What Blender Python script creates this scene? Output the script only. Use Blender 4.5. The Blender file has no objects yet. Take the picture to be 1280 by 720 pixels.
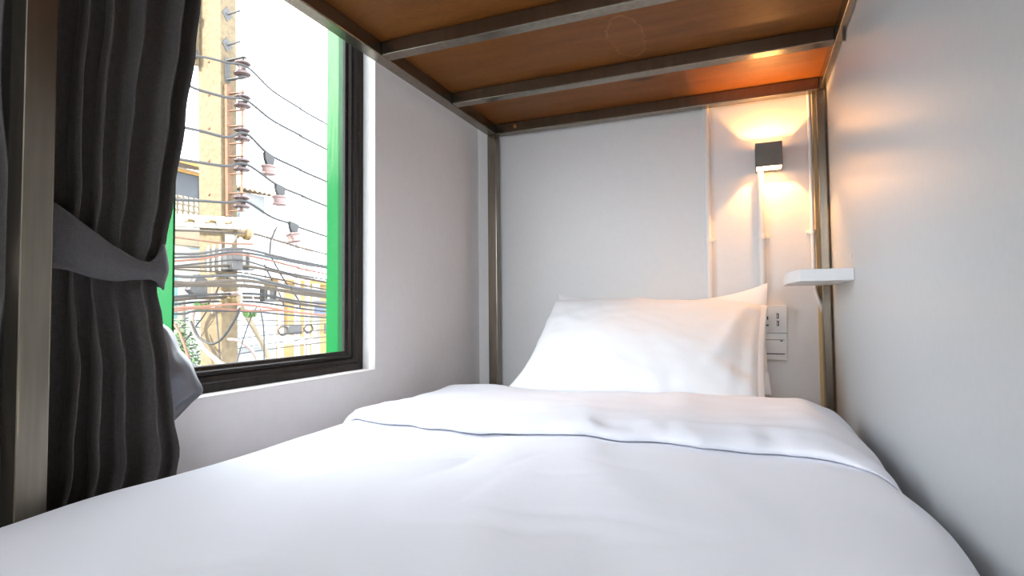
import bpy, bmesh, math, random
from mathutils import Vector, Matrix, noise

random.seed(7)
S = bpy.context.scene
COL = S.collection
PI = math.pi

# ------------------------------------------------------------------ render look
S.view_settings.view_transform = 'Standard'
S.view_settings.look = 'None'
S.view_settings.exposure = 0.12
S.view_settings.gamma = 1.0
S.view_settings.use_curve_mapping = False
S.cycles.max_bounces = 14
S.cycles.diffuse_bounces = 8
S.cycles.transparent_max_bounces = 12
S.cycles.sample_clamp_indirect = 6.0
S.cycles.caustics_reflective = False
S.cycles.caustics_refractive = False

# ------------------------------------------------------------------ materials
MATS = {}


class NT:
    """small node-tree builder"""

    def __init__(self, name):
        m = bpy.data.materials.new(name)
        m.use_nodes = True
        self.m, self.t = m, m.node_tree
        self.b = self.t.nodes['Principled BSDF']
        self.out = self.t.nodes['Material Output']
        MATS[name] = m

    def n(self, kind, **kw):
        x = self.t.nodes.new(kind)
        for k, v in kw.items():
            setattr(x, k, v)
        return x

    def link(self, a, b):
        self.t.links.new(a, b)

    def coords(self, scale=(1, 1, 1)):
        tc = self.n('ShaderNodeTexCoord')
        mp = self.n('ShaderNodeMapping')
        mp.inputs['Scale'].default_value = scale
        self.link(tc.outputs['Object'], mp.inputs['Vector'])
        return mp.outputs['Vector']

    def noise(self, scale, vec=None, detail=4.0, rough=0.55):
        x = self.n('ShaderNodeTexNoise')
        x.inputs['Scale'].default_value = scale
        x.inputs['Detail'].default_value = detail
        x.inputs['Roughness'].default_value = rough
        self.link(vec if vec is not None else self.coords(), x.inputs['Vector'])
        return x.outputs['Fac']

    def ramp(self, fac, stops):
        r = self.n('ShaderNodeValToRGB')
        e = r.color_ramp.elements
        while len(e) < len(stops):
            e.new(0.5)
        for i, (p, c) in enumerate(stops):
            e[i].position = p
            e[i].color = (*c, 1)
        self.link(fac, r.inputs['Fac'])
        return r.outputs['Color']

    def mix(self, fac, a, b):
        x = self.n('ShaderNodeMix', data_type='RGBA')
        for s, v in ((0, fac), (6, a), (7, b)):
            if hasattr(v, 'is_output'):
                self.link(v, x.inputs[s])
            else:
                x.inputs[s].default_value = v if s == 0 else (*v, 1)
        return x.outputs[2]

    def math(self, op, a, b=0.0, c=0.0):
        x = self.n('ShaderNodeMath', operation=op)
        for i, v in enumerate((a, b, c)):
            if hasattr(v, 'is_output'):
                self.link(v, x.inputs[i])
            else:
                x.inputs[i].default_value = v
        return x.outputs[0]

    def bump(self, height, strength=0.2, dist=0.002):
        x = self.n('ShaderNodeBump')
        x.inputs['Strength'].default_value = strength
        x.inputs['Distance'].default_value = dist
        self.link(height, x.inputs['Height'])
        self.link(x.outputs['Normal'], self.b.inputs['Normal'])

    def set(self, col=None, rough=None, metal=None, spec=None, sheen=None, coat=None, coat_rough=None):
        i = self.b.inputs
        if col is not None:
            if hasattr(col, 'is_output'):
                self.link(col, i['Base Color'])
            else:
                i['Base Color'].default_value = (*col, 1)
        if rough is not None:
            if hasattr(rough, 'is_output'):
                self.link(rough, i['Roughness'])
            else:
                i['Roughness'].default_value = rough
        if metal is not None:
            i['Metallic'].default_value = metal
        if spec is not None:
            i['Specular IOR Level'].default_value = spec
        if sheen is not None:
            i['Sheen Weight'].default_value = sheen
        if coat is not None:
            i['Coat Weight'].default_value = coat
        if coat_rough is not None:
            i['Coat Roughness'].default_value = coat_rough


def simple(name, col, rough=0.6, metal=0.0, var=0.12, scale=12.0, bump=0.0, spec=0.5, stretch=(1, 1, 1)):
    t = NT(name)
    v = t.coords(stretch)
    f = t.noise(scale, v)
    lo = tuple(max(0, c * (1 - var)) for c in col)
    hi = tuple(min(1, c * (1 + var)) for c in col)
    t.set(t.ramp(f, [(0.3, lo), (0.7, hi)]), rough, metal, spec)
    if bump:
        t.bump(f, bump, 0.002)
    return t.m


def make_materials():
    simple('wall_paint', (0.82, 0.785, 0.77), 0.55, var=0.015, scale=40, bump=0.03)
    simple('back_paint', (0.75, 0.745, 0.735), 0.5, var=0.012, scale=60, bump=0.02)
    simple('reveal_paint', (0.80, 0.79, 0.77), 0.6, var=0.02, scale=30)
    simple('floor_tile', (0.22, 0.17, 0.13), 0.45, var=0.1, scale=3)
    simple('ceiling_paint', (0.8, 0.8, 0.79), 0.7, var=0.01)
    simple('room_paint', (0.42, 0.4, 0.37), 0.6, var=0.02, scale=30)
    # grey laminated partition, half gloss
    t = NT('panel_paint')
    f = t.noise(70, t.coords())
    t.set(t.ramp(f, [(0.3, (0.53, 0.555, 0.56)), (0.7, (0.55, 0.575, 0.58))]), 0.33, 0, 0.5)
    t.bump(f, 0.03, 0.001)
    # bare brushed steel tube
    t = NT('raw_steel')
    a = t.noise(5, t.coords((1, 1, 0.4)), 2)
    b = t.noise(60, t.coords((1, 1, 0.08)), 3)
    c = t.mix(0.35, t.ramp(a, [(0.3, (0.185, 0.155, 0.115)), (0.7, (0.27, 0.235, 0.185))]),
              t.ramp(b, [(0.3, (0.16, 0.14, 0.115)), (0.7, (0.36, 0.33, 0.28))]))
    t.set(c, t.math('MULTIPLY_ADD', a, 0.10, 0.20), 0.92)
    t.bump(b, 0.06, 0.001)
    simple('rust', (0.42, 0.17, 0.05), 0.85, var=0.4, scale=60)
    # orange-brown varnished plywood of the upper bunk, with a patch and two dark stains
    t = NT('plywood')
    v = t.coords((1.2, 7, 1))
    g = t.noise(4.0, v, 6)
    w = t.noise(1.6, t.coords(), 3)
    fine = t.noise(30, t.coords((2, 14, 1)), 3)
    c = t.mix(w, t.ramp(g, [(0.3, (0.105, 0.032, 0.004)), (0.7, (0.205, 0.072, 0.010))]),
              t.ramp(fine, [(0.3, (0.115, 0.035, 0.006)), (0.7, (0.22, 0.08, 0.012))]))
    tc = t.n('ShaderNodeTexCoord')
    sp = t.n('ShaderNodeSeparateXYZ')
    t.link(tc.outputs['Object'], sp.inputs['Vector'])
    wob = t.math('MULTIPLY_ADD', t.noise(25, t.coords()), 0.05, -0.025)

    def ell(cx, cy, rx, ry):
        dx = t.math('DIVIDE', t.math('SUBTRACT', t.math('ADD', sp.outputs[0], wob), cx), rx)
        dy = t.math('DIVIDE', t.math('SUBTRACT', sp.outputs[1], cy), ry)
        return t.math('SQRT', t.math('ADD', t.math('MULTIPLY', dx, dx), t.math('MULTIPLY', dy, dy)))

    for cx, cy, rx, ry, d in ((-0.285, 1.795, 0.05, 0.014, 0.85), (-0.31, 1.73, 0.035, 0.014, 0.55)):
        e = ell(cx, cy, rx, ry)
        c = t.mix(t.math('MULTIPLY', t.math('SMOOTH_MIN', t.math('MAXIMUM', t.math('SUBTRACT', 1.25, e), 0), 1, 0.4), d),
                  c, (0.02, 0.012, 0.01))
    e = ell(-0.285, 1.50, 0.045, 0.12)
    ring = t.math('LESS_THAN', t.math('ABSOLUTE', t.math('SUBTRACT', e, 1.0)), 0.035)
    c = t.mix(t.math('MULTIPLY', ring, 0.28), c, (0.42, 0.19, 0.06))
    inside = t.math('LESS_THAN', e, 1.0)
    c = t.mix(t.math('MULTIPLY', inside, 0.25), c, (0.20, 0.072, 0.018))
    t.set(c, t.math('MULTIPLY_ADD', w, 0.2, 0.34), 0, 0.22)
    t.bump(fine, 0.05, 0.001)
    # white bedding
    for nm, cc, sc in (('bed_linen', (0.835, 0.845, 0.895), 900), ('pillow_linen', (0.86, 0.865, 0.87), 900)):
        t = NT(nm)
        f = t.noise(sc, t.coords(), 2)
        soft = t.noise(16, t.coords((1, 1.7, 1)), 4)
        t.set(cc, 0.85, 0, 0.2, 0.15)
        t.bump(t.math('ADD', t.math('MULTIPLY', f, 0.08), soft), 0.16, 0.006)
    # curtain cloth: dark slubbed weave
    for nm, a, b in (('curtain_cloth', (0.060, 0.053, 0.050), (0.105, 0.094, 0.089)),
                     ('tieback_cloth', (0.066, 0.062, 0.066), (0.10, 0.094, 0.10))):
        t = NT(nm)
        f1 = t.noise(120, t.coords((1, 1, 8)), 3)
        f2 = t.noise(120, t.coords((6, 6, 0.6)), 3)
        f = t.math('MULTIPLY', t.math('ADD', f1, f2), 0.5)
        t.set(t.ramp(f, [(0.35, a), (0.65, b)]), 0.75, 0, 0.3, 0.15)
        t.bump(f, 0.25, 0.001)
    simple('silver_lining', (0.13, 0.13, 0.145), 0.42, 0.35, var=0.1, scale=20, bump=0.2)
    # dark brown lacquered timber window frame
    t = NT('dark_timber')
    f = t.noise(14, t.coords((6, 6, 0.6)), 5)
    ch = t.noise(220, t.coords((1, 1, 0.4)), 2)
    c = t.ramp(f, [(0.3, (0.010, 0.0065, 0.0055)), (0.75, (0.028, 0.019, 0.015))])
    c = t.mix(t.math('MULTIPLY', t.math('GREATER_THAN', ch, 0.72), 0.4), c, (0.25, 0.21, 0.17))
    t.set(c, 0.40, 0, 0.25)
    t.bump(f, 0.25, 0.002)
    # green paint, paler towards the top, varied by noise blotches, streaks and specks
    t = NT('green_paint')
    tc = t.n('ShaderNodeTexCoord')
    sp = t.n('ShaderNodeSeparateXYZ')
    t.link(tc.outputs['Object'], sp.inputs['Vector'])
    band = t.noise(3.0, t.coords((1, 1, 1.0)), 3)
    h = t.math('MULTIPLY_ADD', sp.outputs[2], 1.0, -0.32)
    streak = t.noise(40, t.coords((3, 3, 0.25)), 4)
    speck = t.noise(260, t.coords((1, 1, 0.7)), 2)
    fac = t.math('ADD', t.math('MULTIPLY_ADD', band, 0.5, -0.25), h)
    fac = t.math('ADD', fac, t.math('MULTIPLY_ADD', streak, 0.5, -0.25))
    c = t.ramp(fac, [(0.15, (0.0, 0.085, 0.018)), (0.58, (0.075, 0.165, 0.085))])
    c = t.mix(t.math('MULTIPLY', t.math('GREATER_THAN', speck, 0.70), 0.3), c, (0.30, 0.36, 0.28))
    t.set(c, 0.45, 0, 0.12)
    simple('grey_metal', (0.135, 0.125, 0.108), 0.5, 0.2, var=0.06, scale=80)
    simple('lamp_inside', (0.86, 0.83, 0.78), 0.5, var=0.01)
    simple('white_plastic', (0.78, 0.77, 0.75), 0.35, var=0.01)
    simple('white_board', (0.78, 0.79, 0.79), 0.4, var=0.01)
    simple('dark_slot', (0.02, 0.02, 0.02), 0.5, var=0.05)
    simple('pale_wood', (0.62, 0.46, 0.22), 0.5, var=0.08, scale=8, stretch=(8, 8, 0.5))
    simple('mattress_cloth', (0.80, 0.79, 0.77), 0.85, var=0.02, scale=200)
    # outside
    simple('concrete', (0.115, 0.085, 0.046), 0.9, var=0.22, scale=26, bump=0.4)
    simple('pole_steel', (0.06, 0.059, 0.056), 0.6, 0.2, var=0.2, scale=40)
    simple('rusty_steel', (0.14, 0.072, 0.04), 0.8, 0.0, var=0.25, scale=50)
    simple('porcelain', (0.055, 0.036, 0.034), 0.2, 0.0, var=0.15, scale=20)
    simple('cream_porcelain', (0.275, 0.25, 0.2), 0.3, 0.0, var=0.1, scale=20)
    simple('mustard_insulator', (0.15, 0.105, 0.04), 0.4, 0.0, var=0.15, scale=20)
    simple('wire_grey', (0.016, 0.016, 0.015), 0.6, var=0.2, scale=60)
    simple('wire_brown', (0.045, 0.034, 0.022), 0.7, var=0.3, scale=60)
    simple('wire_orange', (0.12, 0.045, 0.022), 0.6, var=0.15, scale=60)
    simple('hose_pale', (0.21, 0.1554, 0.1302), 0.5, var=0.1, scale=40)
    simple('white_beam', (0.2, 0.185, 0.15), 0.6, var=0.08, scale=20)
    simple('cream_wall', (0.36, 0.33, 0.27), 0.9, var=0.06, scale=2)
    simple('white_wall', (0.46, 0.47, 0.47), 0.9, var=0.05, scale=2)
    simple('yellow_wall', (0.25, 0.165, 0.062), 0.9, var=0.10, scale=1.5)
    simple('tan_wall', (0.1764, 0.1428, 0.0924), 0.9, var=0.1, scale=3)
    simple('grey_sheet', (0.1428, 0.1512, 0.1512), 0.7, var=0.08, scale=3)
    simple('orange_trim', (0.231, 0.126, 0.0252), 0.7, var=0.1, scale=9)
    simple('dark_opening', (0.0294, 0.0336, 0.0378), 0.6, var=0.2, scale=5)
    simple('teal_paint', (0.084, 0.189, 0.1764), 0.6, var=0.1, scale=5)
    simple('pale_blue', (0.1428, 0.21, 0.2352), 0.5, var=0.1, scale=5)
    simple('red_oxide', (0.34, 0.27, 0.25), 0.7, var=0.1, scale=5)
    simple('spool_pink', (0.15, 0.095, 0.085), 0.5, var=0.15, scale=20)
    simple('sign_blue', (0.0336, 0.0546, 0.1092), 0.4, var=0.1, scale=30)
    simple('asphalt', (0.12, 0.12, 0.12), 0.9, var=0.1, scale=3)
    simple('leaf_green', (0.035, 0.075, 0.012), 0.5, var=0.35, scale=6)
    simple('green_tape', (0.0672, 0.1428, 0.0294), 0.6, var=0.15, scale=20)
    simple('bark', (0.084, 0.0588, 0.0378), 0.9, var=0.3, scale=20)
    # window glass: clear with a fresnel reflection
    t = NT('window_glass')
    t.t.nodes.remove(t.b)
    tr = t.n('ShaderNodeBsdfTransparent')
    tr.inputs[0].default_value = (0.97, 0.985, 0.98, 1)
    gl = t.n('ShaderNodeBsdfGlossy')
    gl.inputs['Roughness'].default_value = 0.02
    fr = t.n('ShaderNodeLayerWeight')
    fr.inputs['Blend'].default_value = 0.5
    fr = t.math('MULTIPLY_ADD', t.math('POWER', fr.outputs['Facing'], 4.0), 0.30, 0.012).node
    mx = t.n('ShaderNodeMixShader')
    t.link(fr.outputs[0], mx.inputs[0])
    t.link(tr.outputs[0], mx.inputs[1])
    t.link(gl.outputs[0], mx.inputs[2])
    t.link(mx.outputs[0], t.out.inputs['Surface'])


make_materials()

# ------------------------------------------------------------------ object helpers
ORIGIN = {}


def tag(o, label=None, cat=None, group=None, kind=None):
    if label:
        o['label'] = label
    if cat:
        o['category'] = cat
    if group:
        o['group'] = group
    if kind:
        o['kind'] = kind
    return o


def thing(name, loc, label, cat, group=None, kind=None):
    o = bpy.data.objects.new(name, None)
    o.empty_display_size = 0.05
    COL.objects.link(o)
    o.location = loc
    ORIGIN[o.name] = Vector(loc)
    return tag(o, label, cat, group, kind)


def catmull(pts, sub=6):
    P = [Vector(p) for p in pts]
    if len(P) < 3:
        return P
    out = []
    for i in range(len(P) - 1):
        p0 = P[i - 1] if i else P[0] * 2 - P[1]
        p1, p2 = P[i], P[i + 1]
        p3 = P[i + 2] if i + 2 < len(P) else P[-1] * 2 - P[-2]
        for k in range(sub):
            t = k / sub
            out.append(0.5 * ((2 * p1) + (p2 - p0) * t + (2 * p0 - 5 * p1 + 4 * p2 - p3) * t * t
                              + (3 * p1 - p0 - 3 * p2 + p3) * t ** 3))
    out.append(P[-1])
    return out


class MB:
    """collects geometry in world coordinates and links it as ONE mesh object"""

    def __init__(self):
        self.bm = bmesh.new()

    def box(self, lo, hi, bev=0.0, seg=2):
        c = [(a + b) / 2 for a, b in zip(lo, hi)]
        s = [abs(b - a) for a, b in zip(lo, hi)]
        r = bmesh.ops.create_cube(self.bm, size=1, matrix=Matrix.Translation(c) @ Matrix.Diagonal((*s, 1)))
        if bev:
            es = list({e for v in r['verts'] for e in v.link_edges})
            bmesh.ops.bevel(self.bm, geom=es, offset=min(bev, min(s) * 0.45), segments=seg, profile=0.5, affect='EDGES')
        return self

    def obox(self, a, b, w, h, up=(0, 0, 1), bev=0.0):
        """bar of section w x h from a to b"""
        a, b = Vector(a), Vector(b)
        z = (b - a).normalized()
        x = Vector(up).cross(z)
        if x.length < 1e-4:
            x = Vector((1, 0, 0)).cross(z)
        x.normalize()
        y = z.cross(x)
        M = Matrix((x, y, z)).transposed().to_4x4()
        M.translation = (a + b) / 2
        r = bmesh.ops.create_cube(self.bm, size=1, matrix=M @ Matrix.Diagonal((w, h, (b - a).length, 1)))
        if bev:
            es = list({e for v in r['verts'] for e in v.link_edges})
            bmesh.ops.bevel(self.bm, geom=es, offset=bev, segments=2, profile=0.5, affect='EDGES')
        return self

    def tube(self, pts, r, n=8, smooth=6):
        P = catmull(pts, smooth) if smooth else [Vector(p) for p in pts]
        rings = []
        ref = None
        for i, p in enumerate(P):
            t = (P[min(i + 1, len(P) - 1)] - P[max(i - 1, 0)]).normalized()
            if ref is None:
                ref = t.orthogonal().normalized()
            x = (ref - t * ref.dot(t))
            x = x.normalized() if x.length > 1e-5 else t.orthogonal().normalized()
            ref = x
            y = t.cross(x)
            rr = r(i / max(1, len(P) - 1)) if callable(r) else r
            rings.append([self.bm.verts.new(p + (x * math.cos(a) + y * math.sin(a)) * rr)
                          for a in (2 * PI * k / n for k in range(n))])
        for A, B in zip(rings, rings[1:]):
            for k in range(n):
                self.bm.faces.new((A[k], A[(k + 1) % n], B[(k + 1) % n], B[k]))
        self.bm.faces.new(rings[0][::-1])
        self.bm.faces.new(rings[-1])
        return self

    def lathe(self, prof, base, axis=(0, 0, 1), n=20):
        """prof: (radius, height along axis) from base"""
        z = Vector(axis).normalized()
        x = z.orthogonal().normalized()
        y = z.cross(x)
        b = Vector(base)
        rings = []
        for r, h in prof:
            rings.append([self.bm.verts.new(b + z * h + (x * math.cos(a) + y * math.sin(a)) * max(r, 1e-4))
                          for a in (2 * PI * k / n for k in range(n))])
        for A, B in zip(rings, rings[1:]):
            for k in range(n):
                self.bm.faces.new((A[k], A[(k + 1) % n], B[(k + 1) % n], B[k]))
        self.bm.faces.new(rings[0][::-1])
        self.bm.faces.new(rings[-1])
        return self

    def prism(self, poly, h):
        """closed polygon (list of 3D points) pushed along vector h"""
        h = Vector(h)
        A = [self.bm.verts.new(Vector(p)) for p in poly]
        B = [self.bm.verts.new(Vector(p) + h) for p in poly]
        n = len(A)
        self.bm.faces.new(A[::-1])
        self.bm.faces.new(B)
        for k in range(n):
            self.bm.faces.new((A[k], A[(k + 1) % n], B[(k + 1) % n], B[k]))
        return self

    def grid(self, rows, close_u=False, close_v=False):
        V = [[self.bm.verts.new(Vector(p)) for p in row] for row in rows]
        nu, nv = len(V), len(V[0])
        for i in range(nu if close_u else nu - 1):
            for j in range(nv if close_v else nv - 1):
                self.bm.faces.new((V[i][j], V[(i + 1) % nu][j], V[(i + 1) % nu][(j + 1) % nv], V[i][(j + 1) % nv]))
        return V

    def build(self, name, mat, parent=None, smooth=False, loc=None):
        bm = self.bm
        bmesh.ops.recalc_face_normals(bm, faces=bm.faces[:])
        lo = Vector([min(v.co[i] for v in bm.verts) for i in range(3)])
        hi = Vector([max(v.co[i] for v in bm.verts) for i in range(3)])
        o0 = Vector(loc) if loc is not None else Vector(((lo.x + hi.x) / 2, (lo.y + hi.y) / 2, lo.z))
        bmesh.ops.translate(bm, verts=bm.verts[:], vec=-o0)
        me = bpy.data.meshes.new(name)
        bm.to_mesh(me)
        bm.free()
        me.materials.append(MATS[mat])
        if smooth:
            for p in me.polygons:
                p.use_smooth = True
            if smooth != 'all':
                me.set_sharp_from_angle(angle=math.radians(40))
        o = bpy.data.objects.new(name, me)
        COL.objects.link(o)
        ORIGIN[o.name] = o0
        if parent is not None:
            o.parent = parent
            o.location = o0 - ORIGIN[parent.name]
        else:
            o.location = o0
        return o


def lerp(a, b, t):
    return a + (b - a) * t


def sstep(a, b, x):
    t = max(0.0, min(1.0, (x - a) / (b - a)))
    return t * t * (3 - 2 * t)


def interp(tab, x):
    if x <= tab[0][0]:
        return tab[0][1]
    for (a, u), (b, v) in zip(tab, tab[1:]):
        if x <= b:
            t = (x - a) / (b - a)
            t = t * t * (3 - 2 * t)
            return u + (v - u) * t
    return tab[-1][1]


# ------------------------------------------------------------------ camera
cam = bpy.data.cameras.new('camera')
cam.sensor_width = 36.0
cam.lens = 711.51 / 1280 * 36.0
cam.clip_start = 0.02
cam.clip_end = 300
co = bpy.data.objects.new('camera', cam)
COL.objects.link(co)
R_ = Vector((0.92321791, 0.38416825, -0.00913509))
U_ = Vector((0.02385139, -0.03356002, 0.99915206))
F_ = Vector((-0.38353593, 0.92265296, 0.04014616))
Mc = Matrix((R_, U_, -F_)).transposed().to_4x4()
Mc.translation = (0, 0, 0.80)
co.matrix_world = Mc
S.camera = co

# ------------------------------------------------------------------ the room
XW, YB = -1.0, 2.06          # window wall plane, back wall plane
WY0, WY1, WZ0, WZ1 = 0.56, 1.372, 0.634, 2.06   # window opening


def structure(name, mb, mat, parent=None, smooth=False):
    o = mb.build(name, mat, parent, smooth)
    o['kind'] = 'structure'
    return o


m = MB()
m.box((-1.135, -2.1, -0.02), (XW, WY0, 2.6))
m.box((-1.135, WY1, -0.02), (XW, YB, 2.6))
m.box((-1.135, WY0, -0.02), (XW, WY1, WZ0))
m.box((-1.135, WY0, WZ1), (XW, WY1, 2.6))
structure('wall_left', m, 'wall_paint')
structure('wall_back', MB().box((-1.135, YB, -0.02), (3.0, YB + 0.12, 2.6)), 'back_paint')
wr = structure('wall_right', MB().box((0.24, -0.22, 0.0), (0.265, 2.055, 2.58), 0.002), 'panel_paint')
for y, z in ((1.90, 0.955), (1.64, 0.93)):
    MB().lathe([(0.0, 0), (0.005, 0), (0.005, 0.0008), (0.003, 0.0016), (0.0, 0.0016)], (0.24, y, z), (-1, 0, 0), 12).build('screw_head', 'white_plastic', wr, True)
structure('wall_far', MB().box((3.0, -2.1, -0.02), (3.12, YB, 2.6)), 'room_paint')
m = MB()
m.box((-1.135, -2.22, -0.02), (3.12, -2.1, 0.85)).box((-1.135, -2.22, 2.4), (3.12, -2.1, 2.6))
m.box((-1.135, -2.22, 0.85), (-0.85, -2.1, 2.4)).box((1.1, -2.22, 0.85), (3.12, -2.1, 2.4))
structure('wall_front', m, 'room_paint')
structure('floor', MB().box((-1.135, -2.1, -0.1), (3.0, YB, -0.02)), 'floor_tile')
structure('ceiling', MB().box((-1.135, -2.22, 2.6), (3.12, YB + 0.12, 2.7)), 'ceiling_paint')


def sweep_frame(y0, y1, z0, z1, prof, plane_x, sgn=1):
    """mitred frame: prof = (distance inward, x)"""
    m = MB()
    rows = []
    for cy, cz, sy, sz in ((y0, z0, 1, 1), (y1, z0, -1, 1), (y1, z1, -1, -1), (y0, z1, 1, -1)):
        rows.append([(x, cy + sy * d, cz + sz * d) for d, x in prof])
    m.grid(rows, True, True)
    return m


win = thing('window_1', (-1.06, (WY0 + WY1) / 2, WZ0), 'dark brown timber framed window beside the bunk looking onto the street', 'window', kind='structure')
prof = [(0, -1.043), (0.017, -1.043), (0.020, -1.0445), (0.023, -1.049), (0.033, -1.050), (0.036, -1.0575), (0.039, -1.0575),
        (0.041, -1.053), (0.0445, -1.053), (0.047, -1.0605), (0.054, -1.0625), (0.056, -1.065), (0.056, -1.072), (0, -1.072)]
sweep_frame(WY0, WY1, WZ0, WZ1, prof, 0).build('window_frame', 'dark_timber', win)['kind'] = 'structure'
MB().box((-1.0695, WY0 + 0.045, WZ0 + 0.045), (-1.0665, WY1 - 0.045, WZ1 - 0.045)).build('glass_pane', 'window_glass', win)['kind'] = 'structure'
# white plaster lip of the recess under the window
structure('trim_1', MB().box((-1.043, WY0, WZ0 - 0.003), (XW + 0.001, WY1, WZ0 + 0.0015), 0.001), 'wall_paint')
structure('trim_2', MB().box((-1.043, WY1 - 0.0015, WZ0), (XW + 0.0005, WY1 + 0.002, WZ1), 0.001), 'reveal_paint')

# unseen window added behind the camera to let in fill light
w2 = thing('fill_window', (0.125, -2.16, 0.85), 'white framed window added in the wall behind the viewer for fill light', 'window', kind='structure')
m = MB()
for a, b in (((-0.85, 0.85), (1.1, 0.91)), ((-0.85, 2.34), (1.1, 2.4)), ((-0.85, 0.91), (-0.79, 2.34)), ((1.04, 0.91), (1.1, 2.34)), ((-0.15, 0.91), (-0.10, 2.34))):
    m.box((a[0], -2.2, a[1]), (b[0], -2.14, b[1]), 0.004)
m.build('window_frame', 'reveal_paint', w2)['kind'] = 'structure'
MB().box((-0.80, -2.172, 0.90), (1.05, -2.168, 2.35)).build('glass_pane', 'window_glass', w2)['kind'] = 'structure'

# green timber outside the glass
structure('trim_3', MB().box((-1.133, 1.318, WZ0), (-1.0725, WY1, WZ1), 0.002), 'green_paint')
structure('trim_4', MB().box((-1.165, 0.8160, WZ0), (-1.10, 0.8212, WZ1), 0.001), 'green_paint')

# pale corner batten on the back wall beside the right post
structure('trim_5', MB().box((0.2035, 2.0525, 0.3), (0.24, 2.06, 1.56), 0.002), 'pale_wood')

# ------------------------------------------------------------------ bunk bed
bunk = thing('bunk_bed', (-0.34, 1.0, -0.02), 'steel tube bunk bed frame with orange plywood upper deck over the white bed', 'bunk bed')
LX0, LX1, RX0, RX1 = -0.931, -0.894, 0.2115, 0.2365
BZ0, BZ1 = 1.487, 1.526
B = 0.0025
for x0, x1, y0, y1 in ((LX0, LX1, 2.0, 2.038), (LX0, LX1, 0.447, 0.485), (RX0, RX1 - 0.002, 2.0, 2.038), (RX0, RX1, -0.16, -0.122), (LX0, LX1, -0.16, -0.122)):
    MB().box((x0, y0, -0.02), (x1, y1, BZ0 - 0.0005), B).build('post', 'raw_steel', bunk)
MB().box((LX0, -0.16, BZ0), (LX1, 2.038, BZ1 + 0.001), B).build('side_beam', 'raw_steel', bunk)
MB().box((0.221, -0.16, BZ0), (0.239, 2.038, BZ1 + 0.001), B).build('side_beam', 'raw_steel', bunk)
bb = MB().box((LX1 + 0.001, 2.0, BZ0), (0.2205, 2.038, BZ1 + 0.001), B).build('cross_beam', 'raw_steel', bunk)
MB().lathe([(0, 0), (0.0075, 0), (0.0075, 0.002), (0.005, 0.004), (0, 0.004)], (-0.812, 2.0, 1.508), (0, -1, 0), 14).build('bolt', 'rust', bb, True)
for y in (1.253, 1.646, 0.46, 0.06, 0.86):
    MB().box((LX1 + 0.001, y, BZ0 + 0.0005), (0.2205, y + 0.038, BZ1), B).build('slat', 'raw_steel', bunk)
MB().box((LX0 + 0.002, -0.155, BZ1 + 0.001), (0.2385, 2.036, BZ1 + 0.019), 0.001).build('plywood_deck', 'plywood', bunk, loc=(0, 0, 0))
# latch on the panel side of the beam
m = MB().box((0.2345, 1.60, 1.4865), (0.2395, 1.625, 1.493), 0.001)
m.lathe([(0, 0), (0.004, 0), (0.004, 0.02), (0, 0.02)], (0.236, 1.612, 1.487), (0, 0, -1), 10)
m.build('latch', 'raw_steel', bunk, True)
# lower bunk rails and deck below the mattress
for x0, x1 in ((LX0, LX1), (RX0, RX1)):
    MB().box((x0, -0.12, 0.22), (x1, 0.446, 0.258), B).build('lower_rail', 'raw_steel', bunk)
    MB().box((x0, 0.486, 0.22), (x1, 1.999, 0.258), B).build('lower_rail', 'raw_steel', bunk)
MB().box((LX1 + 0.001, -0.12, 0.24), (RX0 - 0.001, 2.03, 0.258), 0.001).build('lower_deck', 'plywood', bunk)

# ------------------------------------------------------------------ mattress
mat_o = thing('mattress', (-0.34, 0.95, 0.258), 'mattress in a white fitted sheet under the duvet', 'mattress')
MB().box((-0.855, -0.05, 0.2585), (0.152, 1.995, 0.49), 0.045, 4).build('mattress_core', 'mattress_cloth', mat_o, True)
m = MB()
rows = []
for i in range(50):
    y = lerp(-0.045, 1.996, i / 49)
    row = []
    for j in range(41):
        x = lerp(-0.859, 0.165, j / 40)
        ex = min(x + 0.859, 0.165 - x)
        ey = min(y + 0.045, 1.996 - y)
        d = min(ex, ey)
        z = 0.494 - 0.045 * (1 - min(1, d / 0.045)) ** 2 * 1.0
        z += 0.002 * noise.noise(Vector((x * 6, y * 6, 3))) + 0.004 * sstep(1.56, 1.64, y)
        row.append((x, y, z))
    rows.append(row)
m.grid(rows)
sh = m.build('fitted_sheet', 'bed_linen', mat_o, 'all')

# ------------------------------------------------------------------ duvet
DX0, DX1, DTOP = -0.890, 0.214, 0.543


def duvet_section(y):
    """cross-section across the bed as (x, z, nx, nz), left hem to right hem"""
    r = 0.045
    wob = 0.012 * noise.noise(Vector((0.0, y * 3.1, 8.0)))
    xr = DX1 + 0.010 * noise.noise(Vector((5.0, y * 4.2, 1.0))) + 0.007 * math.sin(y * 9.0 + 0.5)
    xl = DX0 + 0.6 * wob
    out = []
    for k in range(6):
        out.append((xl, lerp(0.40, DTOP - r, k / 6), -1.0, 0.0))
    for k in range(9):
        a = PI - (PI / 2) * k / 8
        out.append((xl + r + r * math.cos(a), DTOP - r + r * math.sin(a), math.cos(a), math.sin(a)))
    for k in range(1, 170):
        x = lerp(xl + r, xr - 0.048, k / 170)
        out.append((x, DTOP, 0.0, 1.0))
    r2 = 0.048
    for k in range(10):
        a = PI / 2 - (PI / 2) * k / 9
        out.append((xr - r2 + r2 * math.cos(a), DTOP - r2 + r2 * math.sin(a), math.cos(a), math.sin(a)))
    for k in range(1, 6):
        out.append((xr, lerp(DTOP - r2, 0.40, k / 5), 1.0, 0.0))
    return out


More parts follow.
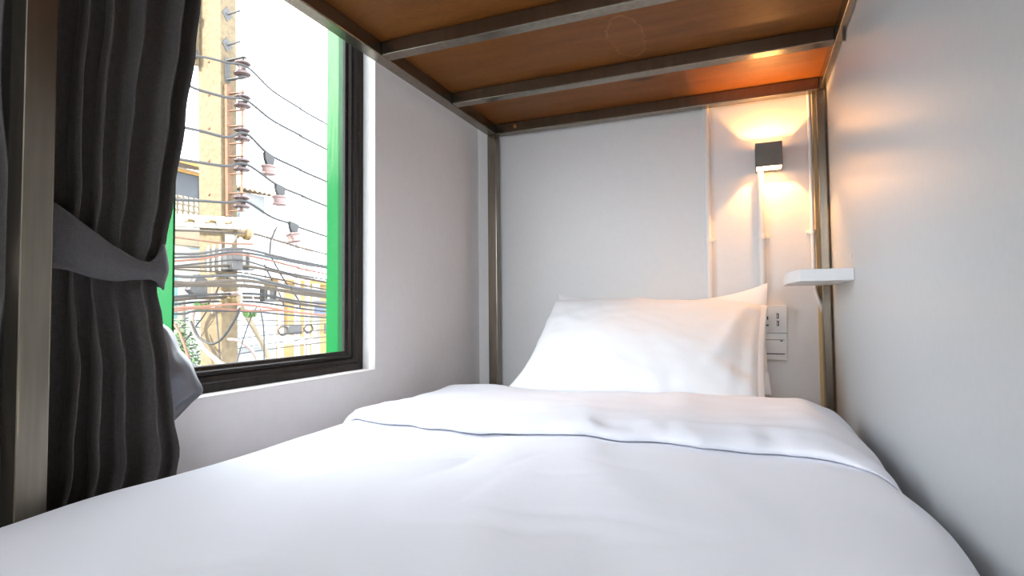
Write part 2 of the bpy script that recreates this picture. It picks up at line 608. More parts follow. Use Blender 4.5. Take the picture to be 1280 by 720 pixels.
def puff(x, y):
    v = 0.010 * noise.noise(Vector((x * 2.2, y * 1.9, 0.0)))
    v += 0.009 * noise.noise(Vector((x * 5.0 + y * 2.0, y * 3.4 - x, 4.0)))
    # long soft folds running out from the cuff
    v += 0.0030 * noise.noise(Vector((x * 13.0 + y * 4, y * 3.0, 9.0)))
    v += 0.012 * math.exp(-(((x - 0.13) / 0.07) ** 2)) * (0.6 + 0.6 * noise.noise(Vector((1, y * 4, 2))))
    return v


def creases(x, y):
    """fine pinched creases"""
    v = 0.0
    for cx, cy, dx, dy, ln, am, wd in CREASES:
        tx, ty = x - cx, y - cy
        s = tx * dx + ty * dy
        d = -tx * dy + ty * dx + 0.010 * math.sin(s * 25 + cx * 9)
        if abs(s) < ln * 1.3 and abs(d) < wd * 4:
            v += am * math.exp(-(d / wd) ** 2) * math.exp(-(s / ln) ** 4)
    return v


CREASES = []
rnd = random.Random(11)
for i in range(26):
    cx, cy = rnd.uniform(-0.8, 0.15), rnd.uniform(0.35, 1.10)
    a = rnd.uniform(-0.5, 0.5) + (PI if rnd.random() < 0.5 else 0) + (0.9 if cx < -0.35 else 0.2)
    CREASES.append((cx, cy, math.cos(a), math.sin(a), rnd.uniform(0.05, 0.16), rnd.choice((-1, 1)) * rnd.uniform(0.0015, 0.003), rnd.uniform(0.008, 0.02)))

duvet = thing('duvet', (-0.34, 0.75, 0.40), 'white duvet spread over the lower bunk with its top end folded back', 'duvet')
m = MB()
rows = []
for i in range(131):
    y = lerp(-0.09, 1.545, i / 130)
    end = 0.015 * (1 - min(1.0, (1.545 - y) / 0.05)) ** 2 + 0.015 * (1 - min(1.0, (y + 0.09) / 0.05)) ** 2
    rows.append([(x + nx * 0.35 * puff(x, y) * (1 - abs(nz)), y, z + (puff(x, y) + creases(x, y) - end) * nz + (0.01 * noise.noise(Vector((x, y * 3, 1))) if nz == 0 and z < 0.45 else 0))
                 for x, z, nx, nz in duvet_section(y)])
m.grid(rows)
dv = m.build('duvet_cover', 'bed_linen', duvet, 'all')
sol = dv.modifiers.new('thick', 'SOLIDIFY')
sol.thickness = 0.014
sol.offset = -1

# folded-back cuff lying on the duvet
m = MB()
rows = []
NJ = len(duvet_section(1.2))
TH = 0.030
profile = [(0.0, 0.0015), (-0.008, 0.003), (-0.012, 0.006), (-0.0135, 0.010), (-0.012, 0.014), (-0.007, 0.018), (0.002, 0.0215), (0.012, 0.025)]
profile += [(0.028 + 0.442 * (k / 32), TH - 0.004 * max(0, 1 - k / 3)) for k in range(33)]
profile += [(0.482, 0.030), (0.490, 0.020), (0.494, 0.006), (0.495, -0.012), (0.495, -0.03)]


def cuff_front(x):
    return 1.103 + 0.018 * math.sin(x * 5.2 + 2.4) + 0.014 * noise.noise(Vector((x * 4.5, 0, 3))) + 0.009 * noise.noise(Vector((x * 15, 0, 5))) + 0.004 * noise.noise(Vector((x * 41, 0, 2))) \
        - 0.075 * sstep(0.02, 0.22, x) + 0.03 * sstep(-0.80, -0.90, x)


for (dy, h) in profile:
    row = []
    for j in range(NJ):
        x0, z0, nx, nz = duvet_section(1.25)[j]
        y = cuff_front(x0) + dy * (1.0 if dy < 0.02 else (1.575 - cuff_front(x0)) / 0.495)
        hh = h
        hh *= 1.0 - 0.75 * sstep(0.10, 0.20, x0)
        if h > 0.02:
            hh += 0.007 * noise.noise(Vector((x0 * 3.0, y * 4, 6))) + 0.0045 * noise.noise(Vector((x0 * 9.0 + y * 6, y * 14 - x0 * 3, 2)))
            # gathers running along the folded lip
            hh += 0.006 * math.exp(-((dy - 0.02) / 0.05) ** 2) * noise.noise(Vector((x0 * 24 + y * 5, y * 1.2, 7)))
            hh += 0.008 * math.exp(-((x0 + 0.02) / 0.12) ** 2) * math.exp(-((dy - 0.06) / 0.03) ** 2)
        base = puff(x0, y) * nz
        side = 1.0 if nz > 0.3 else 0.75
        row.append((x0 + nx * (hh * side + 0.35 * puff(x0, y) * (1 - abs(nz))), y, z0 + base + nz * hh + (0.03 if nz == 0 and z0 < 0.45 else 0)))
    rows.append(row)
m.grid(rows)
cf = m.build('folded_cuff', 'bed_linen', duvet, 'all')

# ------------------------------------------------------------------ pillows


def pillow(name, label, w, h, t, centre, vdir, udir=(1, 0, 0), seed=0, hem=0.0, roll=0.0, sag=0.0, corner=(0, 0, 0, 0), folds=(), concave=0.035, plump=0.42):
    U = Vector(udir).normalized()
    V = Vector(vdir).normalized()
    V = (V - U * V.dot(U)).normalized()
    if roll:
        Q = Matrix.Rotation(roll, 3, U.cross(V))
        U, V = Q @ U, Q @ V
    N = U.cross(V)
    if N.y > 0:
        N = -N
    C0 = Vector(centre)
    root = thing(name, (C0.x, C0.y, C0.z - h * 0.35), label, 'pillow', 'white pillows at the head of the bed')
    n1, n2 = 57, 45
    m = MB()

    def pt(u, v, s):
        eu, ev = 1 - abs(u) ** 2.6, 1 - abs(v) ** 2.6
        th = t * 0.5 * (max(eu, 0) ** 0.45) * (max(ev, 0) ** plump)
        ru = u * (w / 2) * (1 - 0.03 * (1 - v * v))
        rv = v * (h / 2) * (1 - concave * (1 - u * u))
        # corner pulls: tl, tr, bl, br
        for k, (su, sv) in enumerate(((-1, 1), (1, 1), (-1, -1), (1, -1))):
            cw = max(0, u * su) ** 3 * max(0, v * sv) ** 3
            ru += corner[k][0] * cw if corner[k] else 0
            rv += corner[k][1] * cw if corner[k] else 0
        ang = math.atan2(v, u)
        rad = math.hypot(u, v)
        wr = 0.006 * noise.noise(Vector((math.cos(ang) * 5, math.sin(ang) * 5, rad * 1.3 + seed))) * sstep(0.35, 0.9, rad)
        wr += 0.006 * noise.noise(Vector((u * 2.2, v * 2.2, seed + 7.0)))
        wr += 0.0025 * noise.noise(Vector((u * 7 + v * 3, v * 6, seed + 3.0)))
        th *= 1 - 0.25 * sag * sstep(-0.2, 1, v)
        for ax, ay, bx, by, am, wd in folds:          # pulled folds from a to b
            dx, dy = bx - ax, by - ay
            ln = math.hypot(dx, dy)
            s1 = ((u - ax) * dx + (v - ay) * dy) / (ln * ln)
            d1 = (-(u - ax) * dy + (v - ay) * dx) / ln + 0.03 * math.sin(s1 * 5 + ax * 7)
            wr += am * math.exp(-(d1 / wd) ** 2) * sstep(-0.05, 0.15, s1) * (1 - sstep(0.6, 1.15, s1))
        k = (th + wr * (eu * ev > 0.02) * min(1, th / 0.02)) * s
        return C0 + U * ru + V * rv + N * k

    front = [[pt(lerp(-1, 1, i / (n1 - 1)), lerp(-1, 1, j / (n2 - 1)), 1) for j in range(n2)] for i in range(n1)]
    back = [[pt(lerp(-1, 1, i / (n1 - 1)), lerp(-1, 1, j / (n2 - 1)), -1) for j in range(n2)] for i in range(n1)]
    m.grid(front)
    m.grid(back)
    bmesh.ops.remove_doubles(m.bm, verts=m.bm.verts[:], dist=1e-5)
    pb = m.build('pillow_body', 'pillow_linen', root, 'all')
    pb.data.set_sharp_from_angle(angle=math.radians(75))
    if hem:
        m = MB()
        rows = []
        for i in range(8):
            row = []
            for j in range(41):
                v = lerp(-0.985, 0.985, j / 40)
                e = pt(1, v, 1)
                e1 = pt(0.93, v, 0)
                a = i / 7
                bend = -0.30 * a + 0.05 * noise.noise(Vector((v * 4, a * 2, seed)))
                row.append(e1.lerp(e, min(1, a * 2)) + U * (hem * max(0, a - 0.3)) * (1.0 + 0.1 * noise.noise(Vector((v * 3, 0, seed)))) + N * (hem * bend + 0.004 * math.sin(PI * a)))
            rows.append(row)
        m.grid(rows)
        hm = m.build('pillowcase_hem', 'pillow_linen', root, 'all')
        s = hm.modifiers.new('thick', 'SOLIDIFY')
        s.thickness = 0.003
    return root


ROLL = -0.043
FOLDS = ((0.98, 0.92, 0.60, -0.55, 0.010, 0.07), (0.98, 0.92, 0.80, -0.95, -0.012, 0.05), (0.95, 0.95, 0.30, 0.10, -0.005, 0.06),
         (0.95, 0.97, 0.05, 0.62, 0.005, 0.05), (-0.95, 0.95, -0.6, 0.1, 0.004, 0.07), (-0.98, -0.6, -0.5, -0.2, -0.004, 0.06),
         (0.1, 0.98, -0.05, 0.35, -0.003, 0.05), (0.35, -0.98, 0.42, -0.5, -0.004, 0.06), (-0.1, -0.98, 0.0, -0.6, 0.003, 0.06))
pillow('pillow', 'front white pillow leaning against the other at the bed head', 0.685, 0.45, 0.20, (-0.310, 1.757, 0.676), (0, 0.34, 0.31), seed=1.0, hem=0.016, sag=1.3,
       corner=((0.008, -0.004), (0.0, -0.012), (-0.06, 0.0), (0.0, 0.0)), roll=ROLL, folds=FOLDS)
pillow('pillow', 'rear white pillow standing against the back wall behind the front pillow', 0.695, 0.32, 0.11, (-0.290, 1.955, 0.690), (0, 0.13, 0.42), seed=5.0, hem=0.0, sag=1.5,
       corner=((-0.012, 0.018), (0.0, 0.042), (0, 0), (0.0, 0.0)), concave=0.10, plump=0.55)

# ------------------------------------------------------------------ curtain
YR = [(0.40, 0.725), (0.51, 0.722), (0.55, 0.728), (0.62, 0.715), (0.70, 0.706), (0.79, 0.692), (0.845, 0.682), (0.88, 0.684),
      (0.93, 0.697), (1.01, 0.708), (1.16, 0.728), (1.30, 0.748), (1.40, 0.758), (2.2, 0.80)]
YL = [(0.40, 0.37), (0.60, 0.38), (0.75, 0.40), (0.87, 0.42), (0.95, 0.41), (1.15, 0.385), (1.6, 0.37), (2.2, 0.36)]
curtain = thing('curtain', (-0.965, 0.6, 0.47), 'dark charcoal curtain gathered by a tieback at the left of the window', 'curtain')
m = MB()
rows = []
NZ, NU = 120, 260
for i in range(NZ + 1):
    z = lerp(0.475, 2.12, i / NZ)
    yl, yr = interp(YL, z), interp(YR, z)
    pinch = math.exp(-((z - 0.87) / 0.09) ** 2)
    amp = 0.030 * (1 - 0.45 * pinch)
    row = []
    for j in range(NU + 1):
        u = j / NU
        # fold phase: six folds of uneven width; below the tie they fan to the left
        shift = 0.35 * noise.noise(Vector((u * 3.0, z * 0.3, 1.0)))
        ph = 2 * PI * (7.2 * (u + 0.022 * math.sin(2 * PI * u * 1.7 + 0.6)) + shift) + 0.4 * math.sin(z * 2.0)
        if z < 0.87:
            ph += (0.87 - z) * 5.0 * (1 - u)
        s = math.sin(ph)
        y = lerp(yl, yr, u) + 0.012 * math.cos(ph) * (1 - 0.4 * pinch) * math.sin(PI * min(1, max(0, u))) ** 0.5
        if z < 0.87:                                  # slack bellies below the tie
            y += 0.012 * math.sin(PI * min(1, (0.87 - z) / 0.38)) * math.sin(PI * u)
        a = amp * (0.75 + 0.5 * noise.noise(Vector((u * 6, z * 0.8, 4.0))))
        x = -0.966 + a * (abs(s) ** 1.0) * (1 if s > 0 else -1) + 0.003 * noise.noise(Vector((u * 20, z * 1.6, 2)))
        # the folds hang free of post and wall
        x = min(max(x, -0.996), -0.936) if not (WY0 < y < WY1 and z > WZ0) else min(max(x, -1.03), -0.936)
        row.append((x, y, z + (0.012 * math.sin(ph * 0.5) if i == 0 else 0)))
    rows.append(row)
m.grid(rows)
cl = m.build('curtain_cloth', 'curtain_cloth', curtain, 'all')
s = cl.modifiers.new('thick', 'SOLIDIFY')
s.thickness = 0.0016
# hem band along the window-side edge
# tieback band: front pass, pinch, flare and return behind
TB = [  # y, x, z centre, half height
    (0.488, -0.940, 0.920, 0.050), (0.497, -0.929, 0.917, 0.049), (0.52, -0.9235, 0.908, 0.042), (0.55, -0.921, 0.893, 0.036), (0.585, -0.9195, 0.880, 0.027),
    (0.615, -0.919, 0.874, 0.018), (0.640, -0.920, 0.872, 0.014), (0.658, -0.923, 0.876, 0.021), (0.672, -0.930, 0.882, 0.036), (0.684, -0.942, 0.880, 0.038),
    (0.692, -0.958, 0.872, 0.026), (0.690, -0.975, 0.872, 0.022), (0.675, -0.988, 0.876, 0.022), (0.62, -0.997, 0.885, 0.03), (0.55, -0.998, 0.90, 0.035), (0.50, -0.998, 0.915, 0.045)]
m = MB()
P = catmull([Vector((x, y, zc)) for y, x, zc, hh in TB], 6)
Hh = catmull([Vector((hh, 0, 0)) for y, x, zc, hh in TB], 6)
rows = []
for p, h in zip(P, Hh):
    h = h.x
    row = []
    for k in range(9):
        v = lerp(-1, 1, k / 8)
        fold = 0.0035 * math.cos(v * 3.0) + 0.0025 * noise.noise(Vector((p.y * 30, v * 1.5, 2)))
        c = Vector((-0.955, 0.59, 0))
        d = Vector((p.x - c.x, (p.y - c.y) * 0.35, 0)).normalized()
        row.append(p + Vector((0, 0, v * h)) + d * fold)
    rows.append(row)
m.grid(rows)
tb = m.build('tieback', 'tieback_cloth', curtain, 'all')
s = tb.modifiers.new('thick', 'SOLIDIFY')
s.thickness = 0.003
s.offset = 1
# silver coated lining flaring over the sill behind the curtain edge
LN = [  # edge of curtain (x,y,z) -> free edge
    ((-0.985, 0.690, 0.800), (-1.020, 0.716, 0.792)), ((-0.985, 0.690, 0.775), (-1.016, 0.748, 0.775)), ((-0.984, 0.690, 0.745), (-1.012, 0.766, 0.745)),
    ((-0.983, 0.695, 0.710), (-1.003, 0.782, 0.712)), ((-0.982, 0.698, 0.680), (-0.996, 0.795, 0.675)), ((-0.982, 0.70, 0.655), (-0.990, 0.803, 0.648)),
    ((-0.982, 0.70, 0.635), (-0.988, 0.775, 0.630)), ((-0.982, 0.70, 0.610), (-0.986, 0.742, 0.604)), ((-0.982, 0.70, 0.595), (-0.986, 0.715, 0.59))]
m = MB()
A = catmull([a for a, b in LN], 4)
Bq = catmull([b for a, b in LN], 4)
rows = []
for i, (a, b) in enumerate(zip(A, Bq)):
    row = []
    for k in range(15):
        t = k / 14
        p = a.lerp(b, t)
        q = i / (len(A) - 1)
        crease = 0.009 * math.exp(-((q - 0.52 + 0.12 * t) / 0.045) ** 2) * t * (1.2 - t) - 0.008 * math.exp(-((q - 0.40 + 0.10 * t) / 0.05) ** 2) * t
        puffx = 0.016 * math.sin(PI * t) * math.sin(PI * min(1, q * 1.1)) + 0.004 * noise.noise(Vector((t * 4, q * 6, 0)))
        row.append((p.x + puffx + crease, p.y, p.z))
    rows.append(row)
m.grid(rows)
ln = m.build('lining', 'silver_lining', curtain, 'all')
tag(ln, 'silver coated curtain lining over the sill')
s = ln.modifiers.new('thick', 'SOLIDIFY')
s.thickness = 0.001

# ------------------------------------------------------------------ wall lamp
LXA, LXB, LZA, LZB, LYF, LYK = 0.0305, 0.1095, 1.254, 1.331, 1.975, 2.0595
lamp = thing('wall_lamp', (0.07, 2.06, LZA), 'grey cube wall lamp shining up and down on the back wall', 'wall lamp')
ex0, ex1 = LXA + 0.0025, LXB - 0.0025            # light well
ey0, ey1 = LYF + 0.003, 2.0375
m = MB()
m.box((LXA, LYF, LZA), (LXB, ey0, LZB)).box((LXA, ey0, LZA), (ex0, LYK, LZB)).box((ex1, ey0, LZA), (LXB, LYK, LZB)).box((ex0, ey1, LZA), (ex1, LYK, LZB))
m.build('housing', 'grey_metal', lamp)
m = MB()
e = 0.0006
for q in (((ex0, ey0, LZA + 0.0008), (ex0 + e, ey1, LZB - 0.0008)), ((ex1 - e, ey0, LZA + 0.0008), (ex1, ey1, LZB - 0.0008)),
          ((ex0 + e, ey0, LZA + 0.0008), (ex1 - e, ey0 + e, LZB - 0.0008)), ((ex0 + e, ey1 - e, LZA + 0.0008), (ex1 - e, ey1, LZB - 0.0008))):
    m.box(*q)
m.build('reflector', 'lamp_inside', lamp)
L = bpy.data.lights.new('lamp_bulb', 'POINT')
L.energy = 7.5
L.color = (1.0, 0.47, 0.15)
L.shadow_soft_size = 0.005
lo = bpy.data.objects.new('lamp_bulb', L)
COL.objects.link(lo)
lo.parent = lamp
lo.location = Vector((0.07, 2.0175, 1.2925)) - ORIGIN[lamp.name]

# ------------------------------------------------------------------ conduits, sockets, shelf


def conduit(label, pts, r, clips, smooth=0):
    root = thing('conduit', (pts[-1][0], pts[-1][1], pts[-1][2]), label, 'cable conduit', 'white conduits on the back wall')
    MB().tube(pts, r, 14, smooth).build('pipe', 'white_plastic', root, True)
    for x, z in clips:
        y = pts[0][1]
        m = MB()
        ring = []
        for k in range(9):
            a = PI * k / 8
            ring.append((x + math.cos(a) * (r + 0.003), y - math.sin(a) * (r + 0.003), z - 0.006))
        ring += [(x - r, 2.0595, z - 0.006), (x + r, 2.0595, z - 0.006)]
        m.prism(ring, (0, 0, 0.012))
        m.box((x - r - 0.013, 2.0555, z - 0.005), (x + r + 0.013, 2.0595, z + 0.005), 0.001)
        m.build('clip', 'white_plastic', root, True)
    return root


conduit('white plastic conduit on the back wall left of the cube lamp', [(-0.122, 2.0495, 1.55), (-0.122, 2.0495, 1.2), (-0.122, 2.0495, 0.55)], 0.0095, [(-0.122, 1.035)])
conduit('white plastic conduit running from the cube lamp down to the socket', [(0.046, 2.0485, 1.2535), (0.045, 2.0485, 1.05), (0.043, 2.0485, 0.813)], 0.0105, [(0.0455, 1.035)])
conduit('thin white conduit right of the cube lamp, bending behind the shelf', [(0.194, 2.0448, 1.55), (0.194, 2.0448, 1.25), (0.194, 2.0448, 0.92), (0.1945, 2.0448, 0.875), (0.199, 2.0448, 0.845), (0.209, 2.0448, 0.815), (0.220, 2.0448, 0.78)], 0.0062, [(0.194, 1.045)], 5)

so = thing('power_socket', (0.067, 2.06, 0.721), 'white wall socket with two usb ports beside the pillows, above the slotted plate', 'socket')
MB().box((0.024, 2.030, 0.7225), (0.110, 2.0595, 0.810), 0.003).build('back_box', 'white_plastic', so, True)
MB().box((0.0225, 2.0235, 0.7215), (0.1115, 2.030, 0.8105), 0.002).build('faceplate', 'white_plastic', so, True)
m = MB()
for cx in (0.046,):
    for dx, dz, w_, h_ in ((0, 0.022, 0.010, 0.005), (-0.009, 0.003, 0.004, 0.011), (0.009, 0.003, 0.004, 0.011), (-0.002, -0.018, 0.004, 0.010), (0.007, -0.020, 0.009, 0.005)):
        m.box((cx + dx - w_ / 2, 2.0228, 0.766 + dz - h_ / 2), (cx + dx + w_ / 2, 2.0238, 0.766 + dz + h_ / 2), 0.0003)
m.build('socket_hole', 'dark_slot', so)
for z in (0.752, 0.776):
    u = MB().box((0.081, 2.0226, z - 0.0085), (0.088, 2.0238, z + 0.0085), 0.0003).build('usb_port', 'dark_slot', so)
    MB().box((0.0825, 2.0222, z - 0.006), (0.0845, 2.0227, z + 0.006)).build('contact', 'white_plastic', u)
cp = thing('wall_plate', (0.067, 2.06, 0.633), 'white slotted wall plate directly below the usb socket', 'wall plate')
MB().box((0.024, 2.036, 0.6345), (0.110, 2.0595, 0.7195), 0.003).build('back_box', 'white_plastic', cp, True)
MB().box((0.0225, 2.030, 0.6335), (0.1105, 2.036, 0.7205), 0.002).build('faceplate', 'white_plastic', cp, True)
MB().box((0.030, 2.0285, 0.652), (0.103, 2.0302, 0.655), 0.0005).build('card_slot', 'dark_slot', cp)
MB().box((0.030, 2.0285, 0.698), (0.103, 2.0302, 0.6995), 0.0004).build('groove', 'dark_slot', cp)
MB().box((0.090, 2.0280, 0.6935), (0.098, 2.0302, 0.6965), 0.0004).build('indicator', 'dark_slot', cp)

# small white corner shelf on the grey panel
shf = thing('shelf', (0.24, 1.75, 0.868), 'small white shelf fixed to the grey panel near the right post', 'shelf')
poly = [(0.2395, 1.605, 0.868), (0.12, 1.605, 0.868), (0.098, 1.745, 0.868), (0.098, 1.93, 0.868), (0.2395, 1.93, 0.868)]
m = MB().prism(poly, (0, 0, 0.030))
bmesh.ops.bevel(m.bm, geom=m.bm.edges[:], offset=0.0012, segments=2, profile=0.5, affect='EDGES')
m.build('shelf_board', 'white_board', shf)

# ------------------------------------------------------------------ outside: street pole
GZ = -3.3
structure('ground', MB().box((-60, -40, GZ - 0.1), (-1.14, 80, GZ)), 'asphalt')


def quad_column(z0, z1, b, t):
    """tapered four-sided column: b, t = (x0, x1, y0, y1)"""
    A = [(b[0], b[2], z0), (b[1], b[2], z0), (b[1], b[3], z0), (b[0], b[3], z0)]
    T = [(t[0], t[2], z1), (t[1], t[2], z1), (t[1], t[3], z1), (t[0], t[3], z1)]
    m = MB()
    va = [m.bm.verts.new(Vector(p)) for p in A]
    vt = [m.bm.verts.new(Vector(p)) for p in T]
    m.bm.faces.new(va[::-1])
    m.bm.faces.new(vt)
    for k in range(4):
        m.bm.faces.new((va[k], va[(k + 1) % 4], vt[(k + 1) % 4], vt[k]))
    bmesh.ops.bevel(m.bm, geom=[e for e in m.bm.edges], offset=0.008, segments=2, profile=0.5, affect='EDGES')
    return m


def fx(z):      # x of the pole's room-side face
    return -4.04 - (z - 0.48) * 0.0200


pole = thing('utility_pole', (-4.1, 3.52, GZ), 'square concrete utility pole outside the window carrying the wires', 'utility pole')
quad_column(GZ, 5.0, (-4.17, -3.962, 3.44, 3.607), (-4.424, -4.131, 3.44, 3.607)).build('shaft', 'concrete', pole)
for z in (2.96, 2.67, 2.38, 2.10, 1.81):
    MB().lathe([(0, 0), (0.014, 0), (0.014, 0.006), (0.008, 0.012), (0, 0.012)], (fx(z) - 0.135, 3.441, z), (0, -1, 0), 8).build('bolt', 'rusty_steel', pole)
for z in (3.38, 3.11):
    x = fx(z)
    w_ = MB()
    w_.prism([(x - 0.004, 3.505, z - 0.065), (x - 0.004, 3.565, z), (x - 0.004, 3.505, z + 0.065), (x - 0.004, 3.455, z)], (0.010, 0, 0))
    w = w_.build('washer', 'pole_steel', pole)
    MB().tube([(x, 3.51, z), (x + 0.13, 3.53, z + 0.015)], 0.010, 8, 0).build('pin', 'pole_steel', w)

# rack with spool insulators
rack = thing('insulator_rack', (-4.0, 3.53, 1.60), 'rusty upright rack of spool insulators bolted to the concrete pole', 'insulator rack')
m = MB()
m.obox((fx(1.62) + 0.02, 3.50, 1.62), (fx(2.75) + 0.02, 3.495, 2.75), 0.045, 0.03, (1, 0, 0), 0.003)
m.build('channel', 'rusty_steel', rack)
MB().tube([(-3.935, 3.535, 1.66), (-3.935, 3.53, 2.70)], 0.011, 10, 0).build('rod', 'rusty_steel', rack)


def spool(parent, x, y, z, r=0.066, h=0.105, mat='porcelain'):
    k = r / 0.066
    p = [(0.02, 0), (0.05, 0.0), (0.066, 0.008), (0.066, 0.022), (0.05, 0.030), (0.034, 0.040), (0.032, 0.055), (0.034, 0.066), (0.05, 0.075), (0.064, 0.083), (0.064, 0.094), (0.05, 0.104), (0.02, 0.105)]
    return MB().lathe([(a * k, b * h / 0.105) for a, b in p], (x, y, z - h / 2), (0, 0, 1), 20).build('spool_insulator', mat, parent, True)


for z in (2.60, 2.315, 2.055, 1.74):
    sp_ = spool(rack, -3.935, 3.533, z)
    for dz in (-0.075, 0.075):
        MB().obox((fx(z) + 0.01, 3.50, z + dz), (-3.915, 3.533, z + dz), 0.03, 0.007, (0, 0, 1)).build('arm', 'rusty_steel', rack)
    m = MB().lathe([(0.026, 0.0), (0.040, 0.0), (0.040, 0.012), (0.026, 0.012)], (-3.935, 3.533, z - 0.006), (0, 0, 1), 16)
    m.build('binding_wire', 'cream_porcelain', sp_, True)
top = thing('spool_bracket', (-3.95, 3.52, 2.80), 'steel clevis bracket with one spool insulator near the top of the pole', 'insulator')
spool(top, -3.93, 3.525, 2.88, 0.068, 0.125)
m = MB()
m.obox((fx(2.9), 3.505, 2.80), (-3.90, 3.527, 2.80), 0.04, 0.008).obox((fx(2.9), 3.505, 2.965), (-3.90, 3.527, 2.975), 0.04, 0.008)
m.obox((fx(2.9) + 0.006, 3.505, 2.78), (fx(2.9) + 0.006, 3.505, 2.99), 0.05, 0.008, (1, 0, 0))
m.build('clevis', 'pole_steel', top)
MB().lathe([(0.013, 0), (0.013, 0.03), (0.004, 0.05)], (-3.93, 3.525, 2.945), (0, 0, 1), 10).build('nut', 'pole_steel', top)

# bracket bars left of the pole top
br = thing('pole_bracket', (-4.36, 3.43, 2.9), 'weathered double bar bracket at the left side of the pole top', 'bracket')
MB().obox((-4.415, 3.40, 3.05), (-4.43, 3.40, 4.2), 0.035, 0.03, (1, 0, 0)).build('bar', 'concrete', br)
MB().obox((-4.33, 3.40, 2.93), (-4.345, 3.40, 4.2), 0.035, 0.03, (1, 0, 0)).build('bar', 'concrete', br)
MB().lathe([(0.02, 0), (0.05, 0), (0.05, 0.02), (0.02, 0.02)], (-4.345, 3.383, 3.36), (0, -1, 0), 16).build('ring', 'cream_porcelain', br, True)
m = MB()
m.box((-4.45, 3.36, 2.93), (-4.36, 3.40, 3.02), 0.01).box((-4.36, 3.36, 2.98), (-4.30, 3.40, 3.06), 0.008)
m.lathe([(0.0, 0), (0.035, 0), (0.035, 0.04), (0.0, 0.04)], (-4.40, 3.37, 2.92), (0, -1, 0), 12)
m.build('clamp', 'pole_steel', br, True)

# white crossarm and its bolts
ca = thing('crossarm', (-4.2, 3.39, 1.47), 'white crossarm with slots across the front of the concrete pole', 'crossarm')
m = MB()
m.prism([(-5.6, 3.435, 1.66), (-3.77, 3.435, 1.475), (-3.77, 3.435, 1.572), (-5.6, 3.435, 1.775)], (0, -0.075, 0))
m.build('beam', 'white_beam', ca)
for x, w_ in ((-4.345, 0.09), (-4.10, 0.10), (-3.885, 0.075)):
    z = 1.475 + 0.0495 - (x + 3.77) * 0.105
    MB().box((x - w_ / 2, 3.352, z - 0.009), (x + w_ / 2, 3.362, z + 0.009), 0.004).build('slot', 'mustard_insulator', ca)
for x in (-4.28, -4.03):
    z = 1.475 + 0.0495 - (x + 3.77) * 0.105
    MB().tube([(x, 3.355, z), (x + 0.01, 3.29, z)], 0.012, 8, 0).build('bolt', 'mustard_insulator', ca)
MB().lathe([(0.03, 0), (0.048, 0.008), (0.05, 0.03), (0.036, 0.045), (0.036, 0.07), (0.052, 0.085), (0.055, 0.12), (0.03, 0.145), (0.012, 0.15)], (-3.93, 3.46, 1.475), (0.35, 1, -0.05), 18)\
    .build('strain_insulator', 'mustard_insulator', ca, True)
MB().prism([(-3.99, 3.42, 1.32), (-3.93, 3.42, 1.33), (-3.86, 3.42, 1.44), (-3.99, 3.42, 1.46)], (0, 0.012, 0)).build('gusset', 'white_beam', ca)

# wires
WIRES = [
    ('thin topmost wire running from the clevis bracket to the window edge', 0.009, [(-3.93, 3.05, 2.80), (-3.93, 3.21, 2.84), (-3.93, 3.37, 2.87), (-3.868, 3.52, 2.88), (-3.93, 3.85, 2.81), (-3.93, 4.20, 2.76), (-3.93, 4.57, 2.72)], 'wire_grey'),
    ('second wire from the top, tied to the uppermost rack spool', 0.011, [(-3.93, 2.97, 2.55), (-3.93, 3.12, 2.55), (-3.93, 3.38, 2.58), (-3.880, 3.52, 2.60), (-3.93, 3.85, 2.54), (-3.93, 4.20, 2.50), (-3.93, 4.57, 2.46)], 'wire_grey'),
    ('third wire from the top, carrying the highest hanging spool', 0.012, [(-3.93, 2.94, 2.21), (-3.93, 3.13, 2.23), (-3.93, 3.38, 2.25), (-3.880, 3.52, 2.315), (-3.93, 3.82, 2.22), (-3.93, 4.20, 2.17), (-3.93, 4.57, 2.13)], 'wire_grey'),
    ('fourth wire from the top, carrying the middle hanging spool', 0.012, [(-3.93, 2.92, 1.96), (-3.93, 3.13, 1.98), (-3.93, 3.38, 2.01), (-3.880, 3.53, 2.055), (-3.93, 3.93, 1.96), (-3.93, 4.26, 1.92), (-3.93, 4.57, 1.88)], 'wire_grey'),
    ('fifth wire from the top, tied to the lowest rack spool', 0.011, [(-3.93, 2.92, 1.65), (-3.93, 3.14, 1.68), (-3.93, 3.39, 1.71), (-3.880, 3.53, 1.74), (-3.93, 3.86, 1.66), (-3.93, 4.11, 1.63), (-3.93, 4.57, 1.57)], 'wire_grey'),
    ('brown wire ending at the mustard insulator below the crossarm', 0.009, [(-3.90, 2.93, 1.42), (-3.88, 3.14, 1.44), (-3.87, 3.40, 1.46), (-3.88, 3.63, 1.475), (-3.93, 4.06, 1.44), (-3.93, 4.58, 1.39)], 'wire_brown'),
    ('rusty wire crossing the pole just under the crossarm', 0.008, [(-3.85, 2.88, 1.36), (-3.85, 3.09, 1.36), (-3.85, 3.30, 1.36), (-3.9, 3.62, 1.39)], 'rusty_steel'),
]


def extend(p, ya=None, yb=None):
    p = [Vector(q) for q in p]
    if ya is not None and p[0].y > ya:
        d = (p[0] - p[1]).normalized()
        e = p[0] - (p[1] - p[0]) * ((p[0].y - 2.3) / (p[1].y - p[0].y))
        p.insert(0, e)
        p.insert(0, e + Vector((0, ya - e.y, -0.02)))
    if yb is not None:
        d = p[-1] - p[-2]
        d = d / abs(d.y)
        p.append(p[-1] + Vector((0, yb - p[-1].y, d.z * 0.8 * (yb - p[-1].y))))
    return p


